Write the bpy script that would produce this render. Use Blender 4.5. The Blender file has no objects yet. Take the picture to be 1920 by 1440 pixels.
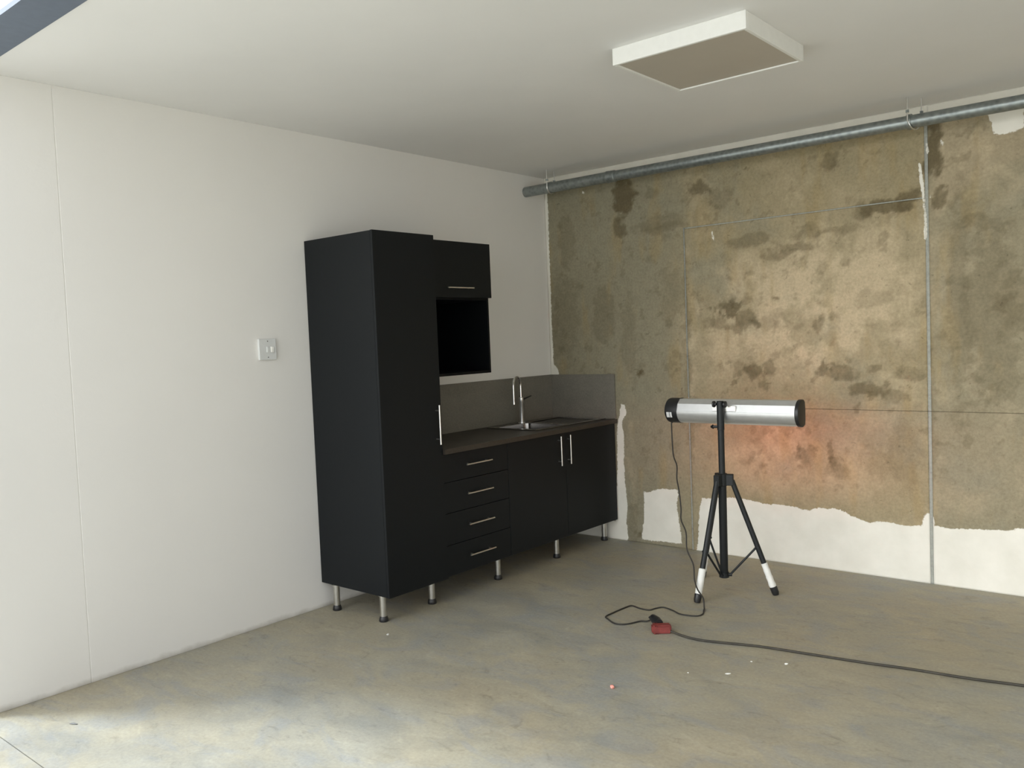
import bpy, bmesh, math, random
import numpy as np
from mathutils import Vector, Matrix

# ------------------------------------------------------------------ camera, sky, sun, exposure
S = bpy.context.scene
COL = S.collection
rng = np.random.default_rng(7)
random.seed(7)

YAW, PITCH, ROLL = 0.7007211, 0.0526037, -0.0404154
fw = Vector((-math.sin(YAW)*math.cos(PITCH), math.cos(YAW)*math.cos(PITCH), -math.sin(PITCH)))
r0 = Vector((math.cos(YAW), math.sin(YAW), 0)); u0 = r0.cross(fw)
rt = r0*math.cos(ROLL) + u0*math.sin(ROLL)
up = -r0*math.sin(ROLL) + u0*math.cos(ROLL)
cd = bpy.data.cameras.new('camera'); cam = bpy.data.objects.new('camera', cd); COL.objects.link(cam)
cam.matrix_world = Matrix(((rt.x, up.x, -fw.x, 4.1352), (rt.y, up.y, -fw.y, -5.3882), (rt.z, up.z, -fw.z, 1.55), (0, 0, 0, 1)))
cd.sensor_width = 36; cd.lens = 36*1599.56/1920; cd.clip_start = 0.05; cd.clip_end = 200
S.camera = cam

SKY, GLOW = 2.1, 3.4
W = bpy.data.worlds.new('world'); S.world = W; W.use_nodes = True
bg = W.node_tree.nodes['Background']
bg.inputs['Color'].default_value = (0.80, 0.90, 1.0, 1)
bg.inputs['Strength'].default_value = 1.0
# hazy overcast sky: paler and brighter towards the horizon, with a broad glow of thin cloud around the veiled sun
_t = W.node_tree; _c = _t.nodes.new('ShaderNodeTexCoord').outputs['Generated']
_s = _t.nodes.new('ShaderNodeSeparateXYZ'); _t.links.new(_c, _s.inputs[0])
_r = _t.nodes.new('ShaderNodeValToRGB'); _t.links.new(_s.outputs[2], _r.inputs[0])
_e = _r.color_ramp.elements; _e[0].position = 0.0; _e[0].color = (0.95, 0.965, 0.96, 1); _e[1].position = 0.75; _e[1].color = (0.40, 0.45, 0.52, 1)
_m = _e.new(0.25); _m.color = (0.86, 0.87, 0.86, 1)
_d = _t.nodes.new('ShaderNodeVectorMath'); _d.operation = 'DOT_PRODUCT'; _d.inputs[1].default_value = (-0.70, -0.66, 0.28); _t.links.new(_c, _d.inputs[0])
_mr = _t.nodes.new('ShaderNodeMapRange'); _mr.interpolation_type = 'SMOOTHSTEP'
for _k, _v in ((1, 0.1), (2, 1.0), (3, SKY), (4, SKY*GLOW)): _mr.inputs[_k].default_value = _v
_t.links.new(_d.outputs['Value'], _mr.inputs[0]); _t.links.new(_r.outputs[0], bg.inputs['Color']); _t.links.new(_mr.outputs[0], bg.inputs['Strength'])

sd = bpy.data.lights.new('sun', 'SUN'); sun = bpy.data.objects.new('sun', sd); COL.objects.link(sun)
SUN_DIR = Vector((0.80, 0.60, -1.62)).normalized()
sun.rotation_euler = SUN_DIR.to_track_quat('-Z', 'Y').to_euler()
sd.energy = 4.2; sd.angle = math.radians(12); sd.color = (0.82, 0.91, 1.0)

S.view_settings.view_transform = 'Standard'
S.view_settings.look = 'None'
S.view_settings.exposure = -0.05
S.view_settings.gamma = 1
S.view_settings.use_curve_mapping = False
S.cycles.max_bounces = 10; S.cycles.diffuse_bounces = 8; S.cycles.use_denoising = True
S.cycles.sample_clamp_indirect = 8

H = 2.797           # ceiling height
YF = -4.13          # front (opening) plane
XR = 7.2            # right wall

# ------------------------------------------------------------------ materials
def srgb(r, g, b):
    f = lambda c: c/255/12.92 if c/255 <= 0.04045 else ((c/255+0.055)/1.055)**2.4
    return (f(r), f(g), f(b), 1)

class NT:
    def __init__(s, name):
        s.m = bpy.data.materials.new(name); s.m.use_nodes = True
        s.t = s.m.node_tree; s.b = s.t.nodes['Principled BSDF']
    def n(s, typ, **kw):
        n = s.t.nodes.new(typ)
        for k, v in kw.items():
            if k.startswith('i_'):
                key = k[2:]
                n.inputs[int(key) if key.isdigit() else key.replace('_', ' ')].default_value = v
            else: setattr(n, k, v)
        return n
    def l(s, a, b): s.t.links.new(a, b)
    def coord(s, scale=None):
        c = s.n('ShaderNodeTexCoord').outputs['Object']
        if scale:
            m = s.n('ShaderNodeMapping'); m.inputs['Scale'].default_value = scale; s.l(c, m.inputs[0]); c = m.outputs[0]
        return c
    def noise(s, scale, detail=4, rough=0.55, co=None, dist=0):
        n = s.n('ShaderNodeTexNoise'); n.inputs['Scale'].default_value = scale; n.inputs['Detail'].default_value = detail
        n.inputs['Roughness'].default_value = rough; n.inputs['Distortion'].default_value = dist
        s.l(co if co else s.coord(), n.inputs['Vector']); return n.outputs['Fac']
    def ramp(s, fac, stops, interp='LINEAR'):
        r = s.n('ShaderNodeValToRGB'); e = r.color_ramp.elements; r.color_ramp.interpolation = interp
        while len(e) < len(stops): e.new(0.5)
        for i, (p, c) in enumerate(stops):
            e[i].position = p; e[i].color = c if hasattr(c, '__len__') else (c, c, c, 1)
        s.l(fac, r.inputs[0]); return r.outputs[0]
    def math(s, op, a, b=None, c=None, clamp=False):
        n = s.n('ShaderNodeMath', operation=op, use_clamp=clamp)
        for i, v in enumerate((a, b, c)):
            if v is None: continue
            if isinstance(v, (int, float)): n.inputs[i].default_value = v
            else: s.l(v, n.inputs[i])
        return n.outputs[0]
    def mix(s, fac, a, b, mode='MIX'):
        n = s.n('ShaderNodeMix', data_type='RGBA', blend_type=mode)
        for i, v in ((0, fac), (6, a), (7, b)):
            if isinstance(v, (int, float)): n.inputs[i].default_value = v
            elif isinstance(v, tuple): n.inputs[i].default_value = v
            else: s.l(v, n.inputs[i])
        return n.outputs[2]
    def attr(s, name):
        a = s.n('ShaderNodeAttribute'); a.attribute_name = name; return a
    def bump(s, h, strength=0.2, dist=0.005):
        b = s.n('ShaderNodeBump'); b.inputs['Strength'].default_value = strength; b.inputs['Distance'].default_value = dist
        s.l(h, b.inputs['Height']); s.l(b.outputs[0], s.b.inputs['Normal'])
    def set(s, col=None, rough=None, metal=None, spec=None):
        if col is not None:
            if isinstance(col, tuple): s.b.inputs['Base Color'].default_value = col
            else: s.l(col, s.b.inputs['Base Color'])
        if rough is not None:
            if isinstance(rough, (int, float)): s.b.inputs['Roughness'].default_value = rough
            else: s.l(rough, s.b.inputs['Roughness'])
        if metal is not None: s.b.inputs['Metallic'].default_value = metal
        if spec is not None: s.b.inputs['Specular IOR Level'].default_value = spec
        return s.m

def simple(name, c, rough=0.5, metal=0, spec=None, var=0.1, scale=30, bump=0.05):
    t = NT(name); n = t.noise(scale)
    a = tuple(x*(1-var) for x in c[:3])+(1,); b = tuple(min(1, x*(1+var)) for x in c[:3])+(1,)
    t.set(t.ramp(n, [(0.3, a), (0.7, b)]), rough, metal, spec)
    if bump: t.bump(t.noise(scale*8), bump, 0.001)
    return t.m

def make_white_plaster(name, base, amt=0.03, grime=False):
    t = NT(name)
    n1 = t.noise(1.3, 4); n2 = t.noise(45, 5, 0.6)
    a = tuple(x*(1-amt) for x in base[:3])+(1,)
    c = t.ramp(n1, [(0.3, a), (0.7, base)])
    if grime:      # scuffed dirt along the bottom edge of the wall
        sx = t.n('ShaderNodeSeparateXYZ'); t.l(t.coord(), sx.inputs[0])
        z = t.math('ADD', sx.outputs[2], t.math('MULTIPLY', t.noise(9, 5), 0.05))
        g = t.ramp(z, [(0.02, 1.0), (0.055, 0.0)])
        c = t.mix(t.math('MULTIPLY', g, 0.6), c, srgb(135, 128, 112))
    t.set(c, 0.75, spec=0.2)
    t.bump(n2, 0.15, 0.003)
    return t.m

M = {}
M['wall'] = make_white_plaster('white_wall_paint', (0.76, 0.745, 0.715, 1), grime=True)
M['ceiling'] = make_white_plaster('ceiling_paint', (0.80, 0.795, 0.785, 1), 0.05)
M['white'] = make_white_plaster('white_facade', (0.85, 0.84, 0.80, 1))

def make_floor():
    t = NT('floated_concrete')
    big = t.noise(0.9, 6, 0.6, dist=0.6); mid = t.noise(3.2, 7, 0.62, t.coord((1, 1.5, 1)), dist=0.8)
    fine = t.noise(70, 3, 0.6)
    c = t.ramp(mid, [(0.30, srgb(146, 143, 132)), (0.48, srgb(166, 159, 140)), (0.62, srgb(178, 170, 148)), (0.75, srgb(192, 184, 164))])
    tint = t.ramp(big, [(0.35, srgb(152, 156, 155)), (0.5, srgb(170, 163, 144)), (0.65, srgb(180, 166, 138))])
    c = t.mix(0.45, c, tint)
    sp = t.ramp(t.noise(6, 9, 0.72, t.coord((1, 2.0, 1)), dist=2.0), [(0.30, 0.74), (0.44, 0.98), (0.58, 1.0), (0.72, 1.16)])
    blue = t.ramp(t.noise(2.1, 7, 0.65, t.coord((1, 1.7, 1)), dist=1.6), [(0.50, 0.0), (0.62, 1.0)])
    c = t.mix(t.math('MULTIPLY', blue, 0.28), c, srgb(140, 148, 158))
    c = t.mix(1.0, c, sp, 'MULTIPLY')
    c = t.mix(0.14, c, t.ramp(fine, [(0.3, 0.2), (0.7, 0.8)]), 'OVERLAY')
    c = t.mix(1.0, c, (0.86, 0.86, 0.85, 1), 'MULTIPLY')
    t.set(c, t.ramp(mid, [(0.3, 0.45), (0.7, 0.65)]), spec=0.35)
    h = t.math('ADD', t.math('MULTIPLY', mid, 1.0), t.math('MULTIPLY', fine, 0.15))
    t.bump(h, 0.12, 0.01)
    return t.m
M['floor'] = make_floor()
M['ground'] = simple('outside_paving', srgb(205, 200, 188), 0.8, var=0.08, scale=2)

def make_bare_wall(name, joint=False):
    """bare plaster with damp stains (colour attribute 'stain') and white paint (distance attribute 'paint')"""
    t = NT(name)
    col = t.attr('stain').outputs['Color']; sd_ = t.attr('paint').outputs['Fac']
    f = t.noise(60, 5, 0.65); g = t.noise(14, 6, 0.6)
    spots = t.ramp(t.noise(26, 3, 0.5, dist=0.7), [(0.26, 0.72), (0.32, 1.0)])
    if joint: col = t.mix(0.9, col, srgb(163, 166, 160))
    c = t.mix(0.35, col, t.ramp(f, [(0.3, 0.3), (0.7, 0.7)]), 'OVERLAY')
    c = t.mix(0.30, c, t.ramp(g, [(0.3, 0.35), (0.7, 0.65)]), 'OVERLAY')
    c = t.mix(1.0, c, spots, 'MULTIPLY')
    d = t.math('ADD', sd_, t.math('MULTIPLY', t.math('SUBTRACT', t.noise(42, 5, 0.7), 0.5), 0.035))
    sx = t.n('ShaderNodeSeparateXYZ'); t.l(t.coord(), sx.inputs[0])     # hairline crack across the wall
    dz = t.math('ABSOLUTE', t.math('ADD', t.math('SUBTRACT', sx.outputs[2], 1.027), t.math('MULTIPLY', t.math('SUBTRACT', t.noise(5, 6, 0.7), 0.5), 0.006)))
    ck = t.math('MULTIPLY', t.ramp(t.math('MULTIPLY', dz, 100), [(0.12, 1.0), (0.40, 0.0)]), t.ramp(t.math('MULTIPLY', sx.outputs[0], 0.2), [(0.19, 0.0), (0.21, 0.35), (0.36, 0.9)]))
    c = t.mix(t.math('MULTIPLY', ck, 0.65), c, srgb(58, 50, 38))
    m = t.ramp(t.math('ADD', t.math('MULTIPLY', d, 40), 0.5, clamp=True), [(0.4, 0.0), (0.6, 1.0)])
    c = t.mix(m, c, t.ramp(t.noise(6, 4), [(0.3, srgb(222, 219, 208)), (0.7, srgb(233, 230, 220))]))
    t.set(c, 0.85, spec=0.15)
    h = t.math('ADD', t.math('MULTIPLY', f, 0.4), t.math('MULTIPLY', m, 0.8))
    t.bump(h, 0.35, 0.004)
    return t.m
M['bare'] = make_bare_wall('stained_plaster'); M['joint'] = make_bare_wall('joint_filler', True)

M['black'] = simple('black_laminate', (0.0035, 0.0052, 0.0068, 1), 0.5, spec=0.26, var=0.06, scale=60, bump=0.03)
M['inside'] = simple('black_inner_board', (0.002, 0.0028, 0.0036, 1), 0.6, spec=0.15, var=0.05)
M['steel'] = simple('brushed_steel', (0.72, 0.71, 0.68, 1), 0.28, 1, var=0.05)
M['legsteel'] = simple('satin_leg_steel', (0.60, 0.59, 0.55, 1), 0.33, 1, var=0.08)
M['satin'] = simple('satin_chrome', (0.92, 0.92, 0.92, 1), 0.34, 1, var=0.01, bump=0)
M['chrome'] = simple('chrome', (0.85, 0.85, 0.85, 1), 0.07, 1, var=0.01, bump=0)
M['sink'] = simple('stainless_sink', (0.30, 0.29, 0.28, 1), 0.18, 1, var=0.05)
M['plastic'] = simple('black_plastic', (0.012, 0.012, 0.013, 1), 0.4, var=0.1)
M['powder'] = simple('black_powder_coat', (0.011, 0.013, 0.014, 1), 0.5, spec=0.35, var=0.1, scale=80)
M['alu'] = simple('anodised_aluminium', (0.74, 0.75, 0.755, 1), 0.33, 0.8, var=0.03)
M['tape'] = simple('white_tape', srgb(225, 225, 220), 0.6, var=0.05, scale=20, bump=0.4)
M['red'] = simple('dusty_red_plastic', srgb(122, 50, 46), 0.55, var=0.2, scale=40)
M['cord'] = simple('black_rubber_cord', (0.025, 0.022, 0.018, 1), 0.6, var=0.1)
M['cord2'] = simple('dusty_rubber_cable', (0.036, 0.031, 0.022, 1), 0.7, var=0.35, scale=25)
M['switch'] = simple('white_switch_plastic', (0.66, 0.67, 0.66, 1), 0.4, var=0.02)
M['hole'] = simple('dark_screw', (0.12, 0.12, 0.11, 1), 0.5)
M['frame'] = simple('white_light_frame', (0.78, 0.78, 0.75, 1), 0.5, var=0.02)
M['diffuser'] = simple('opal_diffuser', (0.46, 0.42, 0.36, 1), 0.45, var=0.03, scale=4)
M['lintel'] = simple('blue_grey_steel', (0.105, 0.135, 0.19, 1), 0.5, var=0.06)
M['label'] = simple('pale_sticker', (0.62, 0.62, 0.62, 1), 0.4, var=0.05)
M['crumb'] = simple('white_plaster_chip', (0.85, 0.84, 0.80, 1), 0.8)
M['pink'] = simple('pink_pebble', srgb(225, 150, 135), 0.6)

def make_galv():
    t = NT('galvanised_steel')
    v = t.n('ShaderNodeTexVoronoi'); v.inputs['Scale'].default_value = 38; t.l(t.coord(), v.inputs['Vector'])
    c = t.ramp(t.math('ADD', t.math('MULTIPLY', v.outputs['Distance'], 0.6), t.math('MULTIPLY', t.noise(6), 0.5)),
               [(0.2, (0.19, 0.215, 0.215, 1)), (0.7, (0.31, 0.34, 0.335, 1))])
    t.set(c, 0.38, 0.75); return t.m
M['galv'] = make_galv()

def make_stone(name, a, b, rough):
    t = NT(name); n = t.noise(130, 4, 0.7); n2 = t.noise(9, 5, 0.6, t.coord((1, 0.35, 1)))
    c = t.ramp(n, [(0.35, a), (0.65, b)])
    c = t.mix(0.35, c, t.ramp(n2, [(0.3, a), (0.7, b)]))
    t.set(c, rough, spec=0.4); return t.m
M['worktop'] = make_stone('dark_brown_laminate', srgb(44, 39, 35), srgb(64, 58, 51), 0.42)
M['splash'] = make_stone('grey_brown_splash_laminate', srgb(103, 100, 92), srgb(128, 124, 114), 0.5)

def make_glow(name, col, strength):
    t = NT(name); t.set((0.3, 0.05, 0.02, 1), 0.5)
    t.b.inputs['Emission Color'].default_value = col; t.b.inputs['Emission Strength'].default_value = strength; return t.m
M['glow'] = make_glow('glowing_quartz', (1.0, 0.20, 0.15, 1), 135)

# ------------------------------------------------------------------ helpers
def finish(name, bm, mat, parent=None, smooth=False, loc=None, ang=35):
    me = bpy.data.meshes.new(name)
    bmesh.ops.recalc_face_normals(bm, faces=bm.faces[:])
    bm.to_mesh(me); bm.free()
    if mat: me.materials.append(mat)
    if smooth:
        me.polygons.foreach_set('use_smooth', [True]*len(me.polygons))
        me.set_sharp_from_angle(angle=math.radians(ang))
    o = bpy.data.objects.new(name, me); COL.objects.link(o)
    if parent:
        o.parent = parent
        if loc is None:
            # keep geometry written in world coordinates: shift it into the root's space
            w = Vector((0, 0, 0)); p = parent
            while p: w += Vector(p.location); p = p.parent
            me.transform(Matrix.Translation(-w))
    if loc is not None: o.location = loc
    return o

def box(bm, x0, x1, y0, y1, z0, z1, bev=0, seg=1):
    r = bmesh.ops.create_cube(bm, size=1, matrix=Matrix.Translation(((x0+x1)/2, (y0+y1)/2, (z0+z1)/2)) @ Matrix.Diagonal((x1-x0, y1-y0, z1-z0, 1)))
    if bev:
        es = list({e for v in r['verts'] for e in v.link_edges})
        bmesh.ops.bevel(bm, geom=es, offset=bev, segments=seg, profile=0.5, affect='EDGES')
    return bm

def boxo(name, b, mat, parent=None, bev=0.0, seg=1):
    return finish(name, box(bmesh.new(), *b, bev, seg), mat, parent)

def tube(bm, pts, r, n=12, cap=True):
    """sweep a circle along a polyline; r is a number or a list"""
    pts = [Vector(p) for p in pts]; rs = r if hasattr(r, '__len__') else [r]*len(pts)
    prev = None; rings = []
    for i, p in enumerate(pts):
        a = pts[max(i-1, 0)]; b = pts[min(i+1, len(pts)-1)]
        d = (b-a)
        if d.length < 1e-9: d = prev_d
        d.normalize(); prev_d = d
        if prev is None:
            s = d.orthogonal().normalized()
        else:
            s = (prev - d*prev.dot(d))
            s = s.normalized() if s.length > 1e-6 else d.orthogonal().normalized()
        prev = s; t = d.cross(s)
        rings.append([bm.verts.new(p + (s*math.cos(2*math.pi*k/n) + t*math.sin(2*math.pi*k/n))*rs[i]) for k in range(n)])
    for A, B in zip(rings, rings[1:]):
        for k in range(n): bm.faces.new((A[k], A[(k+1) % n], B[(k+1) % n], B[k]))
    if cap:
        bm.faces.new(rings[0][::-1]); bm.faces.new(rings[-1])
    return bm

def tubeo(name, pts, r, mat, parent=None, n=16): return finish(name, tube(bmesh.new(), pts, r, n), mat, parent, True)

def spline(pts, k=8):
    P = [Vector(p) for p in pts]; P = [P[0]*2-P[1]] + P + [P[-1]*2-P[-2]]; out = []
    for i in range(1, len(P)-2):
        for j in range(k):
            t = j/k; a, b, c, d = P[i-1:i+3]
            out.append(0.5*((2*b)+(c-a)*t+(2*a-5*b+4*c-d)*t*t+(3*b-a-3*c+d)*t**3))
    out.append(P[-2]); return out

def thing(name, label, cat, loc, group=None):
    o = bpy.data.objects.new(name, None); COL.objects.link(o); o.location = loc; o.empty_display_size = 0.1
    return tag(o, label, cat, group)
def tag(o, label, cat, group=None):
    o['label'] = label; o['category'] = cat
    if group: o['group'] = group
    return o
def struct(o): o['kind'] = 'structure'; return o

# ------------------------------------------------------------------ noise for the wall's stains (numpy)
def vnoise(x, z, seed):
    g = np.random.default_rng(seed).random((256, 256)).astype(np.float32)
    xi = np.floor(x).astype(int); zi = np.floor(z).astype(int); fx = x-xi; fz = z-zi
    fx = fx*fx*(3-2*fx); fz = fz*fz*(3-2*fz)
    a = g[xi % 256, zi % 256]; b = g[(xi+1) % 256, zi % 256]; c = g[xi % 256, (zi+1) % 256]; d = g[(xi+1) % 256, (zi+1) % 256]
    return (a*(1-fx)+b*fx)*(1-fz)+(c*(1-fx)+d*fx)*fz
def fbm(x, z, s, seed, octv=5, rough=0.55):
    o = 0; a = 1; t = 0
    for i in range(octv):
        o = o + a*vnoise(x*s+17.3*i, z*s+5.1*i, seed+i); t += a; a *= rough; s *= 2.03
    return o/t
CORD_FLOOR = [(1.903, -1.168), (1.93, -1.237), (1.911, -1.282), (1.833, -1.3), (1.766, -1.268), (1.693, -1.247), (1.665, -1.288), (1.65, -1.331), (1.593, -1.335), (1.53, -1.318), (1.515, -1.362), (1.508, -1.478), (1.509, -1.554), (1.543, -1.584), (1.61, -1.624), (1.655, -1.614), (1.684, -1.575), (1.706, -1.52), (1.735, -1.501), (1.779, -1.503)]
EXT = [(1.939, -1.592), (2.102, -1.604), (2.38, -1.525), (2.606, -1.491), (2.864, -1.453), (3.051, -1.417), (3.272, -1.389), (3.476, -1.345)]
CORD_AIR = [(1.469, -0.7, 0.987), (1.494, -0.735, 0.802), (1.537, -0.77, 0.733), (1.554, -0.805, 0.661), (1.586, -0.841, 0.594), (1.616, -0.876, 0.495), (1.634, -0.911, 0.433), (1.683, -0.946, 0.371), (1.706, -0.981, 0.28), (1.763, -1.016, 0.205), (1.787, -1.052, 0.132), (1.824, -1.087, 0.088), (1.875, -1.122, 0.056), (1.898, -1.157, 0.0)]
P_strip = [(-0.1, 2.781), (-0.1, 1.25), (0.085, 1.25), (0.066, 1.307), (0.030, 1.333), (0.026, 1.688), (0.030, 2.024), (0.028, 2.192), (0.033, 2.525), (0.030, 2.683), (0.024, 2.775)]
P_cab = [(0.028, -0.063), (0.291, 0.003), (0.567, 0.105), (0.612, 0.86), (0.628, 0.921), (0.647, 1.034), (0.675, 1.034), (0.696, 0.963), (0.661, 0.902), (0.659, 0.741), (0.657, 0.459), (0.678, 0.259), (0.663, 0.136), (0.677, 0.007), (0.584, -0.078), (0.026, -0.107)]
P_patch = [(0.821, 0.384), (0.971, 0.413), (1.115, 0.421), (1.098, 0.299), (1.107, 0.203), (1.127, 0.031), (0.794, 0.026), (0.823, 0.193)]
P_low = [(1.303, 0.38), (1.533, 0.404), (1.668, 0.4), (1.754, 0.383), (1.883, 0.379), (1.969, 0.383), (2.057, 0.368), (2.118, 0.391), (2.236, 0.392), (2.313, 0.363), (2.426, 0.336), (2.486, 0.349), (2.595, 0.341), (2.742, 0.34), (2.749, 0.408), (2.773, 0.429), (2.799, 0.406), (2.804, 0.346), (2.938, 0.343), (3.108, 0.359), (3.201, 0.367), (3.232, 0.385), (3.263, 0.386), (3.26, -0.063), (1.23, -0.071), (1.253, 0.124), (1.275, 0.278)]
P_top = [(3.107, 2.684), (3.122, 2.629), (3.132, 2.575), (3.178, 2.561), (3.229, 2.569), (3.28, 2.582), (3.281, 2.704), (3.128, 2.706)]
P_s1 = [(2.791, 2.595), (2.799, 2.56), (2.804, 2.514), (2.793, 2.522), (2.785, 2.563)]
P_s2 = [(2.746, 2.478), (2.76, 2.466), (2.773, 2.351), (2.78, 2.243), (2.787, 2.119), (2.786, 2.027), (2.771, 2.028), (2.771, 2.182), (2.763, 2.276), (2.75, 2.37)]
P_s3 = [(2.809, 2.285), (2.814, 2.223), (2.811, 2.22), (2.806, 2.276)]
P_dot = [(2.861, 2.589), (2.875, 2.586), (2.883, 2.567), (2.878, 2.55), (2.867, 2.558)]
P_sl = [(1.425, 2.246), (1.44, 2.204), (1.447, 2.16), (1.431, 2.176), (1.424, 2.206)]
P_m = [(0.362, 2.652), (0.386, 2.64), (0.381, 2.625), (0.361, 2.632)]
STAINS = [(0.726, 2.554, 0.1, 0.146, 1), (0.694, 2.344, 0.042, 0.132, 0.8), (1.338, 2.525, 0.111, 0.065, 0.8), (1.475, 2.445, 0.116, 0.085, 0.35), (2.233, 2.577, 0.058, 0.059, 0.6), (2.559, 2.247, 0.148, 0.05, 0.9), (2.435, 2.24, 0.074, 0.071, 0.6), (2.679, 2.281, 0.087, 0.062, 0.9), (2.833, 2.539, 0.044, 0.211, 1), (2.852, 2.264, 0.039, 0.078, 0.8), (1.542, 1.691, 0.093, 0.065, 0.9), (1.643, 1.597, 0.105, 0.071, 0.6), (1.47, 1.622, 0.078, 0.051, 0.5), (1.667, 1.756, 0.06, 0.049, 0.4), (1.848, 1.605, 0.107, 0.07, 0.3), (2.144, 1.552, 0.027, 0.053, 0.5), (1.698, 1.257, 0.068, 0.064, 0.8), (1.822, 1.291, 0.051, 0.077, 0.6), (1.616, 1.293, 0.053, 0.05, 0.4), (2.172, 1.271, 0.04, 0.034, 0.7), (2.288, 1.254, 0.078, 0.04, 0.55), (2.415, 1.148, 0.119, 0.052, 0.8), (2.601, 1.108, 0.108, 0.045, 0.5), (2.457, 1.707, 0.123, 0.058, 0.25), (0.938, 2.563, 0.078, 0.045, 0.3), (1.037, 2.286, 0.252, 0.03, 0.35), (1.677, 2.126, 0.183, 0.042, 0.5), (1.895, 2.035, 0.14, 0.034, 0.5), (2.036, 2.065, 0.096, 0.041, 0.55), (2.107, 2.148, 0.067, 0.047, 0.4), (2.273, 2.14, 0.16, 0.033, 0.4), (2.212, 0.747, 0.026, 0.082, 0.6), (2.058, 0.739, 0.048, 0.069, 0.5), (2.007, 0.788, 0.021, 0.056, 0.6), (2.259, 0.632, 0.04, 0.054, 0.4), (1.749, 0.614, 0.037, 0.036, 0.4), (2.678, 1.252, 0.088, 0.038, 0.4), (0.192, 2.34, 0.081, 0.245, 0.3), (0.512, 1.706, 0.096, 0.24, 0.35), (0.161, 1.682, 0.153, 0.33, 0.25), (3.117, 1.548, 0.155, 0.532, 0.35), (2.956, 1.677, 0.068, 0.721, 0.3), (3.222, 1.66, 0.101, 0.176, 0.35), (2.666, 1.41, 0.175, 0.095, 0.15), (2.626, 0.77, 0.119, 0.194, 0.25), (2.47, 0.696, 0.125, 0.099, 0.2), (0.734, 0.143, 0.046, 0.202, 0.3), (0.74, 1.498, 0.064, 0.353, 0.25), (1.106, 1.79, 0.101, 0.263, 0.25), (0.995, 2.328, 0.254, 0.053, 0.35), (1.637, 0.679, 0.076, 0.044, 0.2), (1.215, 1.259, 0.025, 0.93, 0.3), (3.055, 2.088, 0.157, 0.047, 0.35), (0.822, 1.261, 0.018, 0.016, 0.8), (0.8, 0.071, 0.014, 0.012, 0.6), (2.806, 0.938, 0.017, 0.5, 0.3)]
LIGHTS = [(2.062, 1.698, 0.394, 0.303, 0.7), (2.022, 1.461, 0.493, 0.204, 0.6), (1.819, 1.886, 0.281, 0.138, 0.4), (2.237, 1.986, 0.377, 0.164, 0.4), (2.491, 1.898, 0.241, 0.191, 0.5), (1.827, 0.797, 0.419, 0.283, 0.3), (2.516, 1.511, 0.181, 0.256, 0.5), (3.046, 2.444, 0.157, 0.176, 0.35), (2.043, 2.374, 0.266, 0.2, 0.25), (1.463, 1.404, 0.194, 0.146, 0.3), (2.537, 0.928, 0.181, 0.195, 0.2), (1.266, 1.557, 0.033, 0.737, 0.4), (0.712, 0.784, 0.037, 0.477, 0.3)]

# ------------------------------------------------------------------ the room
struct(boxo('floor', (-0.05, XR, -4.155, 0.05, -0.06, 0.0), M['floor']))
struct(boxo('ground', (-30, 40, -45, -4.163, -0.06, -0.003), M['ground']))
struct(boxo('apron', (-0.6, XR+0.5, -6.2, -4.159, -0.05, -0.0005), M['floor']))
struct(boxo('ceiling', (-0.05, XR, -3.975, 0.05, H, H+0.1), M['ceiling']))

wl = struct(boxo('wall_left', (-0.20, -0.0025, -4.13, 0.05, -0.02, H+0.05), M['wall']))
boxo('wall_panel', (-0.012, 0.0, -4.13, -3.672, 0.0, H), M['wall'], wl, 0.001)
boxo('wall_panel', (-0.012, 0.0, -3.668, 0.0, 0.0, H), M['wall'], wl, 0.001)

struct(boxo('wall_right', (XR, XR+0.2, -4.13, 0.05, -0.02, H), M['wall']))
struct(boxo('trim_1', (-0.05, XR, -4.135, -3.975, H-0.004, H+0.015), M['lintel']))      # steel soffit plate of the wide opening
wf = struct(boxo('wall_front', (-9, 16, -4.13, -3.98, H+0.016, 4.6), M['white']))
boxo('wall_return', (-9, -0.20, -4.13, -3.98, -0.02, H+0.016), M['white'], wf)
boxo('wall_return', (XR+0.2, 16, -4.13, -3.98, -0.02, H+0.016), M['white'], wf)

def seg_dist(px, pz, a, b):
    ax, az = a; bx, bz = b; dx, dz = bx-ax, bz-az; L = dx*dx+dz*dz+1e-12
    t = np.clip(((px-ax)*dx+(pz-az)*dz)/L, 0, 1)
    return np.hypot(px-ax-t*dx, pz-az-t*dz)
def inside(px, pz, P):
    c = np.zeros(px.shape, bool)
    for (ax, az), (bx, bz) in zip(P, P[1:]+P[:1]):
        if az == bz: continue
        m = ((az > pz) != (bz > pz)) & (px < (bx-ax)*(pz-az)/(bz-az)+ax); c ^= m
    return c
P_right = [(3.22, 0.386), (3.5, 0.37), (3.9, 0.40), (4.6, 0.36), (5.4, 0.41), (6.3, 0.37), (7.3, 0.40), (7.3, -0.1), (3.22, -0.1)]
P_under = [(-0.1, -0.1), (0.6, -0.1), (0.6, 0.14), (-0.1, 0.14)]
P_band = [(-0.1, 2.705), (7.4, 2.705), (7.4, 2.9), (-0.1, 2.9)]
P_edge = [(-0.1, -0.1), (0.55, -0.1), (0.55, 0.75), (-0.1, 0.75)]
POLYS = [P_strip, P_cab, P_patch, P_low, P_right, P_top, P_under, P_edge, P_band]
THIN = [P_s1, P_s2, P_s3, P_dot, P_sl, P_m]
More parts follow.
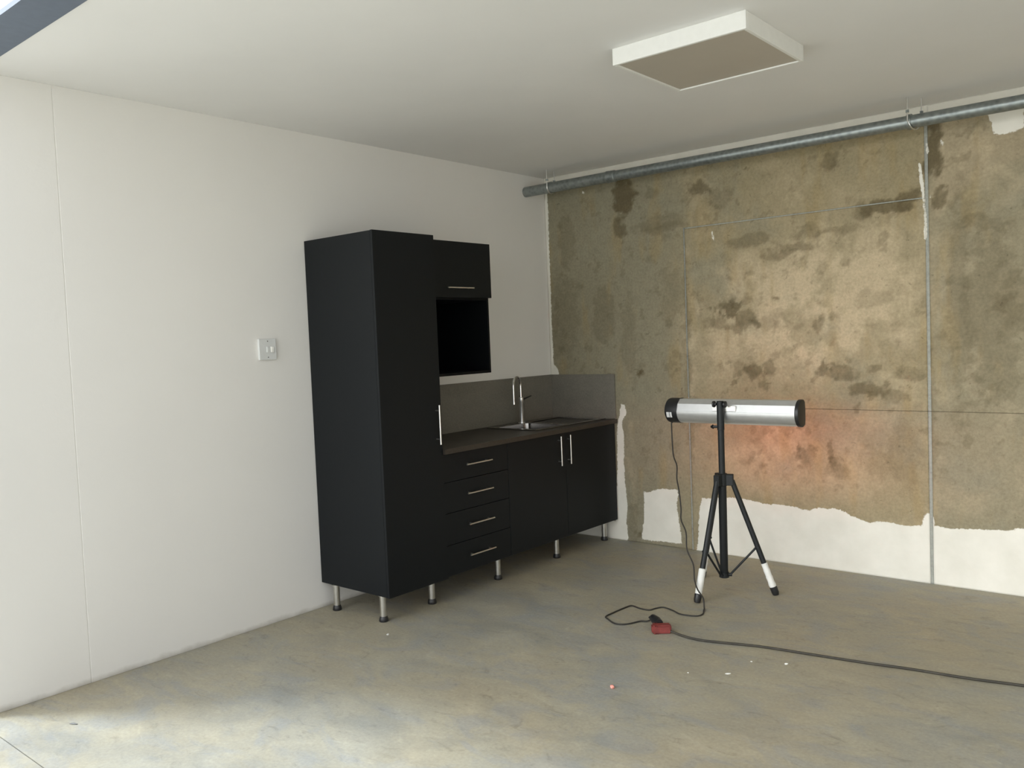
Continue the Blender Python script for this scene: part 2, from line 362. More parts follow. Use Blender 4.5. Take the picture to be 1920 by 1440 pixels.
def paint_sd(x, z):
    wx = x+(fbm(x, z, 9, 31)-0.5)*0.03; wz = z+(fbm(x, z, 9, 41)-0.5)*0.03
    best = np.full(x.shape, -1.0)
    for P in POLYS+THIN:
        qx, qz = (x, z) if P in THIN or P is P_strip else (wx, wz)
        d = np.min([seg_dist(qx, qz, a, b) for a, b in zip(P, P[1:]+P[:1])], axis=0)
        sgn = np.where(inside(qx, qz, P), d, -d)
        if P in THIN: sgn = sgn*1.5-0.001
        best = np.maximum(best, sgn)
    return np.clip(best, -0.3, 0.3)
def stain_col(x, z):
    wx = x+(fbm(x, z, 7, 51)-0.5)*0.20; wz = z+(fbm(x, z, 7, 61)-0.5)*0.20
    n = fbm(x, z, 2.2, 71, 6, 0.6); n2 = fbm(x, z, 6, 81, 6, 0.65); n4 = fbm(x, z, 28, 111, 4, 0.6); n3 = fbm(x, z*0.25, 9, 91, 4)
    base = np.array([0.315, 0.265, 0.165]); light = np.array([0.52, 0.425, 0.285]); dark = np.array([0.125, 0.100, 0.055]); ochre = np.array([0.33, 0.25, 0.125]); grey = np.array([0.27, 0.25, 0.18])
    C = np.tile(base, (len(x), 1))
    def blend(c, m): nonlocal C; m = np.clip(m, 0, 1)[:, None]; C = C*(1-m)+c*m
    sm = lambda a, b, v: np.clip((v-a)/(b-a), 0, 1)**2*(3-2*np.clip((v-a)/(b-a), 0, 1))
    # left part of the wall darker, greener
    blend(grey*0.95, 0.8*(1-sm(0.9, 1.5, wx)))
    blend(np.array([0.27, 0.24, 0.165]), 0.75*sm(2.77, 2.80, x))
    # wide arch of older render, right of the joint
    ra = np.hypot((x-3.35)/0.75, (z-1.45)/1.0)
    blend(light*0.75, 0.6*sm(0.95, 1.0, ra)*sm(2.8, 2.86, x)*sm(1.6, 2.0, z))
    for (cx, cz, a, b, s) in LIGHTS:
        d = ((wx-cx)/a)**2+((wz-cz)/b)**2
        blend(light, s*np.exp(-d*0.9)*(0.35+1.1*sm(0.35, 0.6, n2)))
    blend(ochre, 0.45*sm(0.55, 0.75, n3))
    blend(grey, 0.55*sm(0.52, 0.70, n))
    blend(light, 0.22*sm(0.5, 0.72, n2)*sm(1.0, 1.4, x))
    wx = x+(fbm(x, z, 9, 51)-0.5)*0.10; wz = z+(fbm(x, z, 9, 61)-0.5)*0.10
    rs = random.Random(11); sats = []
    for (cx, cz, a, b, s) in STAINS:
        if s >= 0.4 and cz < 1.9:
            for _ in range(6): sats.append((cx+rs.gauss(0, 1.3*a), cz+rs.gauss(0, 1.3*b), rs.uniform(.008, .028), rs.uniform(.008, .026), s*rs.uniform(.5, .95)))
    for (cx, cz, a, b, s) in STAINS+sats:
        d = np.sqrt(((wx-cx)/a)**2+((wz-cz)/b)**2)
        e = d+(n2-0.5)*0.9+(n4-0.5)*1.0
        blend(dark, 0.88*s*(1-sm(0.66, 1.12, e)))
    # scattered small damp blotches
    blend(dark, 0.30*sm(0.64, 0.72, fbm(x, z, 13, 101, 5, 0.6))*sm(0.3, 0.8, z))
    return C

def wall_slab(name, x0, x1, z0, z1, y, mat, parent, hole=None, step=0.01, tag=None):
    xs = np.arange(x0, min(x1, 3.5), step); 
    if x1 > 3.5: xs = np.concatenate([xs, np.arange(3.5, x1, 0.04)])
    xs = np.append(xs, x1); zs = np.append(np.arange(z0, z1, step), z1)
    if hole:
        xs = np.unique(np.append(xs, [hole[0]])); zs = np.unique(np.append(zs, [hole[3]]))
    nx, nz = len(xs), len(zs)
    X, Z = np.meshgrid(xs, zs); x = X.ravel(); z = Z.ravel()
    co = np.stack([x, np.full_like(x, y), z], 1)
    i, j = np.meshgrid(np.arange(nx-1), np.arange(nz-1)); a = (j*nx+i).ravel()
    F = np.stack([a, a+1, a+nx+1, a+nx], 1)
    if hole:
        mx = x[F].mean(1); mz = z[F].mean(1)
        F = F[~((mx > hole[0]) & (mx < hole[1]) & (mz > hole[2]) & (mz < hole[3]))]
    # rim: extrude the boundary edges back into the wall
    E = np.concatenate([F[:, [0, 1]], F[:, [1, 2]], F[:, [2, 3]], F[:, [3, 0]]])
    key = np.sort(E, 1); k = key[:, 0].astype(np.int64)*10**7+key[:, 1]
    _, idx, cnt = np.unique(k, return_index=True, return_counts=True); Bd = E[idx[cnt == 1]]
    bv = np.unique(Bd); mp = {v: len(co)+q for q, v in enumerate(bv)}
    back = co[bv].copy(); back[:, 1] += 0.03; co2 = np.concatenate([co, back])
    R = np.array([[e[1], e[0], mp[e[0]], mp[e[1]]] for e in Bd]); F = np.concatenate([F, R])
    me = bpy.data.meshes.new(name); me.vertices.add(len(co2)); me.vertices.foreach_set('co', co2.ravel().astype(np.float32))
    me.loops.add(len(F)*4); me.loops.foreach_set('vertex_index', F.ravel().astype(np.int32))
    me.polygons.add(len(F)); me.polygons.foreach_set('loop_start', (np.arange(len(F))*4).astype(np.int32)); me.polygons.foreach_set('loop_total', np.full(len(F), 4, np.int32))
    me.update(calc_edges=True); me.validate()
    cx, cz = co2[:, 0], co2[:, 2]
    ca = me.attributes.new('stain', 'FLOAT_COLOR', 'POINT'); C = stain_col(cx, cz)
    ca.data.foreach_set('color', np.concatenate([C, np.ones((len(C), 1))], 1).ravel().astype(np.float32))
    pa = me.attributes.new('paint', 'FLOAT', 'POINT'); pa.data.foreach_set('value', (paint_sd(cx, cz) if tag != 'joint' else np.where(cz > 1.9, paint_sd(cx, cz), -0.3)).astype(np.float32))
    me.materials.append(mat)
    o = bpy.data.objects.new(name, me); COL.objects.link(o)
    if parent: o.parent = parent
    return o

JX0, JX1 = 2.778, 2.797
wb = struct(wall_slab('wall_back', -0.02, XR+0.02, -0.02, H+0.02, 0.004, M['joint'], None, step=0.02))
wall_slab('wall_panel', 0.0, JX0, 0.0, H, 0.0, M['bare'], wb, hole=(1.208, 9, -1, 2.276))
wall_slab('wall_panel', 1.219, JX0, 0.0, 2.268, -0.001, M['bare'], wb)
wall_slab('wall_panel', JX1, XR, 0.0, H, 0.0, M['bare'], wb)
# grey filler pressed into the joints
wall_slab('joint_filler', JX0+.0005, JX1-.0005, 0.0, 2.62, 0.0005, M['joint'], wb, tag='joint')
wall_slab('joint_filler', 1.2085, 1.2185, 0.0, 2.2755, 0.0005, M['joint'], wb)
wall_slab('joint_filler', 1.219, JX0, 2.2685, 2.2755, 0.0005, M['joint'], wb)

# ------------------------------------------------------------------ ceiling light
lt = thing('ceiling_light', 'square white box light fixed flat to the ceiling, switched off', 'ceiling light', (2.375, -1.865, H))
lx0, lx1, ly0, ly1, lz = 2.065, 2.685, -2.165, -1.575, H-0.072
bm = bmesh.new(); t_ = 0.016
box(bm, lx0, lx1, ly0, ly0+t_, lz, H, 0.002); box(bm, lx0, lx1, ly1-t_, ly1, lz, H, 0.002)
box(bm, lx0, lx0+t_, ly0+t_, ly1-t_, lz, H, 0.002); box(bm, lx1-t_, lx1, ly0+t_, ly1-t_, lz, H, 0.002)
finish('frame', bm, M['frame'], lt)
boxo('diffuser', (lx0+t_, lx1-t_, ly0+t_, ly1-t_, lz+0.006, lz+0.012), M['diffuser'], lt)

# ------------------------------------------------------------------ pipe with its hangers
py_, pz_ = -0.235, 2.668
pp = thing('steel_pipe', 'long galvanised steel pipe hung under the ceiling along the stained wall', 'pipe', (0, py_, pz_))
tubeo('pipe_section', [(0.001, py_, pz_), (0.79, py_, pz_)], 0.0385, M['galv'], pp, 24)
tubeo('pipe_section', [(0.79, py_, pz_), (XR, py_, pz_)], 0.036, M['galv'], pp, 24)
tubeo('coupling', [(0.745, py_, pz_), (0.75, py_, pz_), (0.765, py_, pz_), (0.775, py_, pz_), (0.815, py_, pz_), (0.82, py_, pz_)], [0.040, 0.043, 0.043, 0.041, 0.041, 0.037], M['galv'], pp, 24)
def hanger(x, dx=0.0):
    r = 0.041
    pts = [(x, py_-r*1.0-0.004, H), (x, py_-r-0.004, pz_+0.01)]
    pts += [(x+dx*(k/12), py_-(r+0.004)*math.cos(math.pi*k/12), pz_-(r+0.004)*math.sin(math.pi*k/12)) for k in range(0, 13)]
    pts += [(x+dx, py_+r+0.004, pz_+0.01), (x+dx, py_+r+0.004, H)]
    h = tubeo('hanger', pts, 0.0042, M['steel'], pp, 8)
    tubeo('clamp_band', [(x-0.012, py_, pz_), (x+0.012, py_, pz_)], r+0.002, M['galv'], h, 20)
    for dy in (-r-0.004, r+0.004):
        tubeo('nut', [(x+(dx if dy > 0 else 0), py_+dy, pz_+0.045), (x+(dx if dy > 0 else 0), py_+dy, pz_+0.058)], 0.010, M['galv'], h, 6)
hanger(0.245, 0.0); hanger(2.765, 0.05); hanger(5.2)

# ------------------------------------------------------------------ kitchen
LEGZ = 0.152
def leg(x, y, parent):
    l = tubeo('leg', [(x, y, 0.028), (x, y, LEGZ+0.001)], 0.019, M['legsteel'], parent, 20)
    bm = bmesh.new(); tube(bm, [(x, y, 0.0), (x, y, 0.004), (x, y, 0.018), (x, y, 0.030)], [0.025, 0.027, 0.025, 0.0205], 20)
    finish('foot', bm, M['plastic'], l, True)
    bm = bmesh.new(); tube(bm, [(x, y, LEGZ-0.006), (x, y, LEGZ)], [0.026, 0.026], 20); finish('mounting_plate', bm, M['legsteel'], l, True)
def bar_handle(p0, p1, xf, parent, r=0.0055, out=0.032):
    """round bar standing off the front plane xf on two posts"""
    p0 = Vector(p0); p1 = Vector(p1); d = (p1-p0); bm = bmesh.new()
    tube(bm, [(xf+out, *p0), (xf+out, *p1)] if len(p0) == 2 else [p0, p1], r, 12)
    for f in (0.14, 0.86):
        q = p0+d*f; tube(bm, [(xf-0.001, q[0], q[1]), (xf+out, q[0], q[1])], r*0.8, 10)
    return finish('handle', bm, M['steel'], parent, True)
def carcass(x0, x1, y0, y1, z0, z1, mat=None, t=0.016):
    bm = bmesh.new()
    box(bm, x0, x1, y0, y0+t, z0, z1, 0.0008); box(bm, x0, x1, y1-t, y1, z0, z1, 0.0008)
    box(bm, x0, x1, y0+t, y1-t, z0, z0+t); box(bm, x0, x1, y0+t, y1-t, z1-t, z1)
    box(bm, x0, x0+0.006, y0+t, y1-t, z0+t, z1-t)
    return bm

Y_T0, Y_T1 = -2.318, -1.852      # tall cabinet
Y_D1 = -1.262                    # drawer unit ends here
Y_E = -0.012
g = 0.0015
# tall larder cabinet
tc = thing('tall_cabinet', 'tall narrow black larder cabinet on steel legs, nearest end of the kitchenette', 'cabinet', (0.3, (Y_T0+Y_T1)/2, 0))
finish('carcass', carcass(0.004, 0.584, Y_T0, Y_T1, LEGZ, 2.167), M['black'], tc)
d = boxo('door', (0.5855, 0.6025, Y_T0, Y_T1-0.001, LEGZ-0.002, 2.169), M['black'], tc, 0.001)
bar_handle((-1.898, 0.955), (-1.898, 1.185), 0.6025, d)
for x, y in ((0.508, -2.285), (0.115, -2.30), (0.508, -1.905), (0.115, -1.905)): leg(x, y, tc)

# drawer unit
du = thing('drawer_cabinet', 'black base cabinet with four drawers beside the tall larder cabinet', 'cabinet', (0.3, (Y_T1+Y_D1)/2, 0))
finish('carcass', carcass(0.004, 0.574, Y_T1+g, Y_D1-g, LEGZ+0.003, 0.889), M['black'], du)
zs = [LEGZ+0.003, 0.341, 0.532, 0.717, 0.886]
for a, b in zip(zs, zs[1:]):
    dr = boxo('drawer', (0.5755, 0.5935, Y_T1+0.003, Y_D1-0.002, a+0.0015, b-0.0015), M['black'], du, 0.001)
    zc = a+(b-a)*0.53
    bar_handle((-1.672, zc), (-1.442, zc), 0.5935, dr, 0.005, 0.028)
for x, y in ((0.508, -1.305), (0.09, -1.305)): leg(x, y, du)

# sink base unit
su = thing('sink_cabinet', 'black two-door base cabinet under the sink, in the corner', 'cabinet', (0.3, (Y_D1+Y_E)/2, 0))
bm = carcass(0.004, 0.574, Y_D1+g, Y_E, LEGZ+0.003, 0.889)
# the sink hangs in through the top: drop the lid board
bmesh.ops.delete(bm, geom=[v for v in bm.verts if v.co.z > 0.87 and abs(v.co.y-Y_D1) > 0.017 and abs(v.co.y-Y_E) > 0.0165], context='VERTS')
finish('carcass', bm, M['black'], su)
for y0, y1, yh in ((Y_D1+0.002, -0.6395, -0.722), (-0.6365, Y_E-0.001, -0.618+0.004)):
    dd = boxo('door', (0.5755, 0.5935, y0, y1, LEGZ+0.0045, 0.8845), M['black'], su, 0.001)
    bar_handle((yh, 0.665), (yh, 0.868), 0.5935, dd, 0.005, 0.028)
for x, y in ((0.508, -0.675), (0.09, -0.675), (0.508, -0.075), (0.09, -0.075)): leg(x, y, su)

# wall cabinet with open dark microwave bay
wc = thing('wall_cabinet', 'black wall cabinet with lift-up flap above an open dark appliance bay', 'cabinet', (0.004, -1.55, 1.34))
WX = 0.488
finish('carcass', carcass(0.004, WX, Y_T1+g, Y_D1, 1.822, 2.158), M['black'], wc)
fl = boxo('flap_door', (WX+0.0015, WX+0.0195, Y_T1+0.003, Y_D1+0.006, 1.818, 2.160), M['black'], wc, 0.001)
bar_handle((-1.672, 1.877), (-1.442, 1.877), WX+0.0195, fl, 0.0045, 0.022)
finish('appliance_bay', carcass(0.004, WX, Y_T1+g, Y_D1-0.004, 1.340, 1.8205), M['inside'], wc)

# worktop with sink cut-out
WT0, WT1 = 0.889, 0.919
SX0, SX1, SY0, SY1 = 0.075, 0.535, -0.875, -0.040
bm = bmesh.new()
box(bm, 0.012, 0.618, Y_T1+0.002, SY0+0.012, WT0, WT1); box(bm, 0.012, 0.618, SY1-0.012, -0.012, WT0, WT1)
box(bm, 0.012, SX0+0.012, SY0+0.012, SY1-0.012, WT0, WT1); box(bm, SX1-0.012, 0.618, SY0+0.012, SY1-0.012, WT0, WT1)
tag(finish('worktop', bm, M['worktop']), 'dark brown worktop lying on the black base cabinets', 'worktop')
bs = boxo('backsplash', (0.0005, 0.012, Y_T1+0.003, -0.012, 0.889, 1.256), M['splash'], None, 0.001)
tag(bs, 'grey-brown backsplash board on the white wall behind the tap', 'backsplash')
bs = boxo('backsplash', (0.0005, 0.605, -0.0125, -0.0025, WT1+0.0005, 1.256), M['splash'], None, 0.001)
tag(bs, 'short grey-brown backsplash board against the stained wall at the worktop end', 'backsplash')

# sink
sk = thing('sink', 'inset stainless steel sink with bowl and drainer in the worktop', 'sink', (0.3, -0.45, WT1))
zt = WT1+0.0006
BX0, BX1, BY0, BY1 = 0.135, 0.485, -0.835, -0.500
bm = bmesh.new()
def strip(bm, x0, x1, y0, y1, z0, z1): box(bm, x0, x1, y0, y1, z0, z1, 0.0015)
strip(bm, SX0, SX1, SY0, BY0, zt, zt+0.006); strip(bm, SX0, SX1, BY1, -0.455, zt, zt+0.006); strip(bm, SX0, SX1, -0.075, SY1, zt, zt+0.006)
strip(bm, SX0, BX0, BY0, BY1, zt, zt+0.006); strip(bm, BX1, SX1, BY0, BY1, zt, zt+0.006)
strip(bm, SX0, SX0+0.045, -0.455, -0.075, zt, zt+0.006); strip(bm, SX1-0.045, SX1, -0.455, -0.075, zt, zt+0.006)
finish('rim', bm, M['sink'], sk)
bm = bmesh.new()
def ring(x0, x1, y0, y1, z, r, n=6):
    o = []
    for cx, cy, a0 in ((x1-r, y1-r, 0), (x0+r, y1-r, 90), (x0+r, y0+r, 180), (x1-r, y0+r, 270)):
        for k in range(n): a = math.radians(a0+90*k/(n-1)); o.append(bm.verts.new((cx+r*math.cos(a), cy+r*math.sin(a), z)))
    return o
R = [ring(BX0-.012, BX1+.012, BY0-.012, BY1+.012, zt+.0055, .01), ring(BX0, BX1, BY0, BY1, zt+.003, .045), ring(BX0+.008, BX1-.008, BY0+.008, BY1-.008, 0.79, .05), ring(BX0+.03, BX1-.03, BY0+.03, BY1-.03, 0.772, .05)]
for A, B in zip(R, R[1:]):
    for k in range(len(A)): bm.faces.new((A[k], A[(k+1) % len(A)], B[(k+1) % len(A)], B[k]))
bm.faces.new(R[-1]); finish('bowl', bm, M['sink'], sk, True)
tubeo('drain', [(0.31, -0.667, 0.7725), (0.31, -0.667, 0.775)], 0.04, M['chrome'], sk, 24)
bm = bmesh.new()                                    # fluted drainer
box(bm, SX0+0.04, SX1-0.04, -0.46, -0.07, zt-0.006, zt-0.003)
for k in range(9):
    x = SX0+0.075+k*0.039; tube(bm, [(x, -0.44, zt-0.003), (x, -0.095, zt-0.001)], 0.004, 8)
finish('drainer', bm, M['sink'], sk)

# tap
tx, ty = 0.100, -0.508
tp = thing('tap', 'chrome swan-neck mixer tap standing on the sink', 'tap', (tx, ty, WT1))
zb = zt+0.006
tubeo('body', [(tx, ty, zb), (tx, ty, zb+.006), (tx, ty, zb+.008), (tx, ty, zb+.150), (tx, ty, zb+.153), (tx, ty, zb+.185), (tx, ty, zb+.190)], [.026, .026, .0165, .0165, .018, .018, .012], M['satin'], tp, 24)
dx_, dy_ = 0.30, -0.954; R_ = 0.070
pts = [(tx, ty, zb+.185), (tx, ty, zb+.24)]
pts += [(tx+dx_*R_*(1-math.cos(a)), ty+dy_*R_*(1-math.cos(a)), zb+.275+R_*math.sin(a)) for a in [math.pi*k/16 for k in range(17)]]
pts += [(tx+dx_*2*R_, ty+dy_*2*R_, zb+.25), (tx+dx_*2*R_, ty+dy_*2*R_, zb+.155)]
tubeo('spout', pts, 0.0085, M['chrome'], tp, 16)
tubeo('nozzle', [(tx+dx_*2*R_, ty+dy_*2*R_, zb+.165), (tx+dx_*2*R_, ty+dy_*2*R_, zb+.148)], 0.011, M['chrome'], tp, 16)
tubeo('lever', [(tx, ty+.012, zb+.170), (tx+.01, ty+.035, zb+.178), (tx+.03, ty+.085, zb+.195)], [.009, .006, .0045], M['plastic'], tp, 12)

# ------------------------------------------------------------------ wall switch
sw = thing('socket_plate', 'square white double switch plate on the white wall left of the cabinets', 'switch', (0, -2.61, 1.548))
boxo('plate', (0.0003, 0.016, -2.665, -2.553, 1.489, 1.607), M['switch'], sw, 0.003, 2)
boxo('rocker', (0.0155, 0.0205, -2.618, -2.600, 1.530, 1.562), M['switch'], sw, 0.002)
boxo('rocker', (0.0155, 0.0225, -2.592, -2.574, 1.530, 1.562), M['crumb'], sw, 0.002)
for z in (1.503, 1.593): tubeo('screw', [(0.0155, -2.609, z), (0.0168, -2.609, z)], 0.0035, M['hole'], sw, 12)

# ------------------------------------------------------------------ tripod stand
CX, CY = 1.843, -0.782
ts = thing('tripod_stand', 'black tripod stand with white-taped feet holding the heater', 'tripod', (CX, CY, 0))
tubeo('lower_pole', [(CX-.004, CY, 0.085), (CX-.004, CY, 0.095), (CX, CY, 0.70)], [0.021, 0.0235, 0.0235], M['powder'], ts, 20)
tubeo('upper_pole', [(CX, CY, 0.68), (CX, CY, 0.965), (CX, CY, 0.967), (CX, CY, 1.00), (CX, CY, 1.135), (CX, CY, 1.137)], [0.0185, 0.0185, 0.021, 0.021, 0.021, 0.018], M['powder'], ts, 20)
bm = bmesh.new(); tube(bm, [(CX, CY, 0.635), (CX, CY, 0.64), (CX, CY, 0.705), (CX, CY, 0.71)], [0.026, 0.031, 0.031, 0.026], 20)
feet = [(1.805, -1.057), (1.596, -0.592), (2.113, -0.690)]
dirs = []
for fx, fy in feet:
    d_ = Vector((fx-CX, fy-CY, 0)).normalized(); dirs.append(d_)
    m = Matrix.Translation((CX, CY, 0.672)) @ Matrix.Rotation(math.atan2(d_.y, d_.x), 4, 'Z')
    r_ = bmesh.ops.create_cube(bm, size=1, matrix=m @ Matrix.Translation((0.042, 0, 0)) @ Matrix.Diagonal((0.045, 0.036, 0.066, 1)))
    bmesh.ops.bevel(bm, geom=list({e for v in r_['verts'] for e in v.link_edges}), offset=0.003, segments=1, affect='EDGES')
finish('hub', bm, M['powder'], ts, True)
bm = bmesh.new(); tube(bm, [(CX-.004, CY, 0.088), (CX-.004, CY, 0.118)], 0.029, 20)
for d_ in dirs: tube(bm, [(CX+d_.x*.02, CY+d_.y*.02, 0.105), (CX+d_.x*.042, CY+d_.y*.042, 0.105)], 0.010, 8)
finish('lower_collar', bm, M['powder'], ts, True)
for (fx, fy), d_ in zip(feet, dirs):
    A = Vector((CX, CY, 0.668))+d_*0.055; B = Vector((fx, fy, 0.016))
    at = lambda f: A.lerp(B, f)
    L = tubeo('leg', [at(0), at(0.96)], 0.0155, M['powder'], ts, 16)
    ks = [0.74, 0.745, 0.79, 0.80, 0.85, 0.86, 0.90, 0.93, 0.955]; rr = [.0158, .0185, .0175, .0195, .018, .020, .0185, .0215, .018]
    if fy < -1: rr = [.0158, .0205, .0205, .0205, .020, .0205, .020, .020, .019]
    tubeo('tape_sleeve', [at(k) for k in ks], rr, M['tape'], L, 16)
    tubeo('rubber_foot', [at(0.945), at(0.955), at(1.0), Vector((fx, fy, 0.002))+d_*0.003], [.017, .022, .021, .017], M['plastic'], L, 16)
    q = at(0.60); br = tubeo('brace', [Vector((CX-.004, CY, 0.105))+d_*0.035, q-d_*0.008], 0.0065, M['powder'], ts, 10)
    tubeo('rivet', [q+Vector((-d_.y, d_.x, 0))*0.02, q-Vector((-d_.y, d_.x, 0))*0.02], 0.006, M['powder'], L, 10)
# clamp knob halfway, pointing left
kn = tubeo('knob', [(CX-.018, CY-.003, 0.985), (CX-.045, CY-.006, 0.985), (CX-.046, CY-.006, 0.985), (CX-.060, CY-.008, 0.983)], [.008, .008, .014, .006], M['plastic'], ts, 12)

# ------------------------------------------------------------------ infrared heater
HY, HZ, HR = -0.684, 1.067, 0.0765
ht = thing('infrared_heater', 'silver tubular infrared heater with black ends facing the stained wall', 'heater', (CX, HY, HZ))
X0, X1 = 1.452, 2.300
def prof(r):
    P = [(0.40*r, -0.22*r), (0.44*r, 0.30*r), (0.34*r, 0.90*r), (0.20*r, 0.965*r)]
    # outside of the shell, seen from the room (-y): top facet, flat band, curved belly
    P += [(-0.38*r, 0.955*r), (-0.80*r, 0.60*r), (-0.99*r, 0.05*r), (-0.968*r, 0.035*r), (-1.0*r, 0.02*r)]
    for k in range(1, 14): t = math.radians(180+k*7.3); P.append((r*math.cos(t), r*math.sin(t)))
    return P+[(0.30*r, -0.90*r), (0.38*r, -0.62*r)]
def extrude_profile(P, x0, x1, closed=False, nx=1):
    bm = bmesh.new(); rows = [[bm.verts.new((x0+(x1-x0)*i/nx, HY+y, HZ+z)) for y, z in P] for i in range(nx+1)]
    for A, B in zip(rows, rows[1:]):
        for k in range(len(P)-(0 if closed else 1)): bm.faces.new((A[k], A[(k+1) % len(P)], B[(k+1) % len(P)], B[k]))
    if closed: bm.faces.new(rows[0]); bm.faces.new(rows[-1][::-1])
    return bm
outer = prof(HR); inner = [(y*0.97, z*0.97) for y, z in outer][::-1]
finish('shell', extrude_profile(outer+inner, X0+0.06, X1-0.02, True), M['alu'], ht, True, ang=11)
def cap(xs, r):
    P = [(0.46*r, 0.20*r), (0.40*r, 0.80*r), (0.20*r, 0.975*r), (-0.10*r, 1.0*r), (-0.42*r, 0.92*r)]
    P += [(r*math.cos(math.radians(a)), r*math.sin(math.radians(a))) for a in range(128, 280, 9)]+[(0.36*r, -0.88*r), (0.44*r, -0.55*r)]
    bm = bmesh.new(); rows = [[bm.verts.new((x, HY+(y+0.25*r)*f-0.25*r, HZ+z*f)) for y, z in P] for x, f in xs]
    for A, B in zip(rows, rows[1:]):
        for k in range(len(P)): bm.faces.new((A[k], A[(k+1) % len(P)], B[(k+1) % len(P)], B[k]))
    bm.faces.new(rows[0]); bm.faces.new(rows[-1]); return bm
finish('end_cap', cap([(X0, .84), (X0+.005, .94), (X0+.020, 1.0), (X0+.088, 1.0)], HR+0.002), M['plastic'], ht, True)
finish('end_cap', cap([(X1-.021, 1.0), (X1-.006, 1.0), (X1-.001, .96), (X1, .88)], HR+0.003), M['plastic'], ht, True)
# reflector trough and glowing tubes face the wall and the floor
RP = [(0.36*HR, -0.20*HR), (0.36*HR, 0.30*HR), (0.20*HR, 0.62*HR), (-0.25*HR, 0.62*HR), (-0.60*HR, 0.20*HR), (-0.62*HR, -0.30*HR), (-0.35*HR, -0.72*HR), (0.15*HR, -0.86*HR), (0.35*HR, -0.66*HR)]
finish('reflector', extrude_profile(RP+[(y-0.02*HR, z+0.003) for y, z in RP][::-1], X0+0.088, X1-0.024, True), M['alu'], ht, True)
tubeo('heating_tube', [(X0+0.12, HY-0.008, HZ-0.015), (X1-0.08, HY-0.008, HZ-0.015)], 0.006, M['glow'], ht, 12)
# twin pale stickers wrapped on the black cap
def patch_on(x0, x1, a0, a1, r):
    bm = bmesh.new(); rows = []
    for rr in (r, r+0.0008):
        rows.append([[bm.verts.new((x, HY+rr*math.cos(math.radians(a)), HZ+rr*math.sin(math.radians(a)))) for x in (x0, x1)] for a in np.linspace(a0, a1, 6)])
    for w in rows:
        for A, B in zip(w, w[1:]): bm.faces.new((A[0], A[1], B[1], B[0]))
    return bm
for a, b in ((X0+.018, X0+.037), (X0+.041, X0+.054)): finish('sticker', patch_on(a, b, 184, 209, HR+0.0024), M['label'], ht)
# slotted mounting plate and knobs behind the pole
yb = HY-HR*0.97
mp_ = boxo('mounting_plate', (CX-.062, CX+.086, yb-0.007, yb+0.008, HZ+.008, HZ+.042), M['steel'], ht, 0.002)
boxo('slot', (CX-.056, CX+.060, yb-0.008, yb-0.0055, HZ+.016, HZ+.036), M['legsteel'], mp_, 0.0008)
bm = bmesh.new(); box(bm, CX-.0195, CX+.0195, CY+0.0, HY-HR*0.9, HZ+0.005, HZ+0.062, 0.003); finish('bracket', bm, M['powder'], ht)
for s in (-1, 1):
    xk = CX+s*0.030
    tubeo('clamp_knob', [(xk-s*.010, CY-.010, HZ+.052), (xk-s*.003, CY-.010, HZ+.052), (xk, CY-.010, HZ+.052), (xk+s*.010, CY-.010, HZ+.052), (xk+s*.013, CY-.010, HZ+.052)], [.008, .010, .019, .019, .014], M['plastic'], ht, 12)
# power cord hanging to the floor and looping to its plug
cp = spline([(X0+.026, HY-0.02, HZ-HR-0.001)]+CORD_AIR[:-1]+[(1.896, -1.15, 0.012)]+[(x, y, 0.0045) for x, y in CORD_FLOOR[:-1]]+[(1.768, -1.508, 0.02)], 6)
pc = tubeo('power_cord', cp, 0.0042, M['cord'], ht, 8)

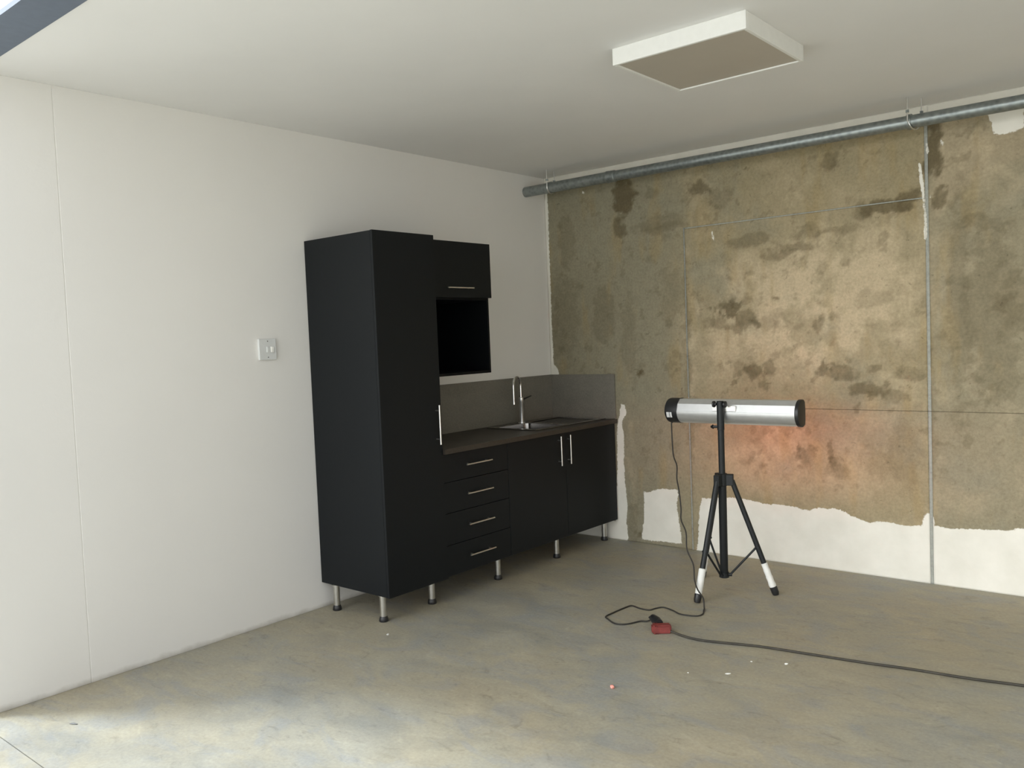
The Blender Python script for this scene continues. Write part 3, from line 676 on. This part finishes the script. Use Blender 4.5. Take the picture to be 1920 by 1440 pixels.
# plug and trailing socket
pl_ = finish('plug', tube(bmesh.new(), [(1.757, -1.502, 0.030), (1.785, -1.520, 0.036), (1.79, -1.522, 0.038), (1.835, -1.560, 0.040), (1.862, -1.582, 0.040)], [.007, .010, .021, .025, .021], 14), M['plastic'], pc, True)
ex = thing('extension_cable', 'dusty black extension cable with a red trailing socket running across the floor', 'extension cord', (1.89, -1.60, 0))
m = Matrix.Translation((1.885, -1.602, 0.0235)) @ Matrix.Rotation(math.radians(38), 4, 'Z')
bm = bmesh.new(); r_ = bmesh.ops.create_cube(bm, size=1, matrix=m @ Matrix.Diagonal((0.100, 0.050, 0.044, 1)))
bmesh.ops.bevel(bm, geom=list({e for v in r_['verts'] for e in v.link_edges}), offset=0.007, segments=2, affect='EDGES')
finish('socket_block', bm, M['red'], ex, True)
bm = bmesh.new()
for k in (-.044, -.036, -.028): 
    r_ = bmesh.ops.create_cube(bm, size=1, matrix=m @ Matrix.Translation((k+.008, 0, 0)) @ Matrix.Diagonal((0.003, 0.052, 0.0455, 1)))
finish('grip_ribs', bm, M['red'], ex)
tubeo('cable', spline([(1.915, -1.585, 0.020), (1.945, -1.590, 0.012)]+[(x, y, 0.0065) for x, y in EXT[1:]]+[(3.9, -1.27, .0065), (4.8, -1.20, .0065), (5.9, -1.32, .0065), (6.9, -1.1, .0065)], 8), 0.0062, M['cord2'], ex, 8)

# ------------------------------------------------------------------ crumbs on the floor
def crumb(name, x, y, sx, sy, sz, mat, label, cat, group=None):
    bm = bmesh.new(); bmesh.ops.create_icosphere(bm, subdivisions=2, radius=1)
    for v in bm.verts: v.co *= random.uniform(0.8, 1.15)
    bmesh.ops.scale(bm, vec=(sx, sy, sz), verts=bm.verts)
    o = finish(name, bm, mat, None, True, (x, y, sz*0.85)); o.rotation_euler.z = random.random()*3
    return tag(o, label, cat, group)
crumb('pebble', 2.060, -2.328, .013, .010, .008, M['pink'], 'small pink pebble alone on the concrete floor', 'pebble')
crumb('plaster_chip', 2.404, -1.906, .014, .006, .003, M['crumb'], 'larger of the white plaster chips on the floor below the extension cable', 'debris')
crumb('plaster_chip', 2.572, -1.655, .010, .007, .004, M['crumb'], 'white plaster chip lying closest to the extension cable', 'debris')
crumb('plaster_chip', 2.429, -1.713, .006, .004, .002, M['crumb'], 'tiny white chip between the two bigger plaster chips', 'debris')
crumb('plaster_chip', 2.251, -1.995, .005, .004, .002, M['crumb'], 'tiny white chip nearest the pink pebble', 'debris')
crumb('plaster_chip', 0.695, -2.423, .012, .007, .002, M['crumb'], 'flat pale chip on the floor in front of the tall cabinet leg', 'debris')
crumb('plaster_chip', 0.400, -3.922, .022, .004, .003, M['hole'], 'dark sliver on the floor near the bottom of the white wall', 'debris')
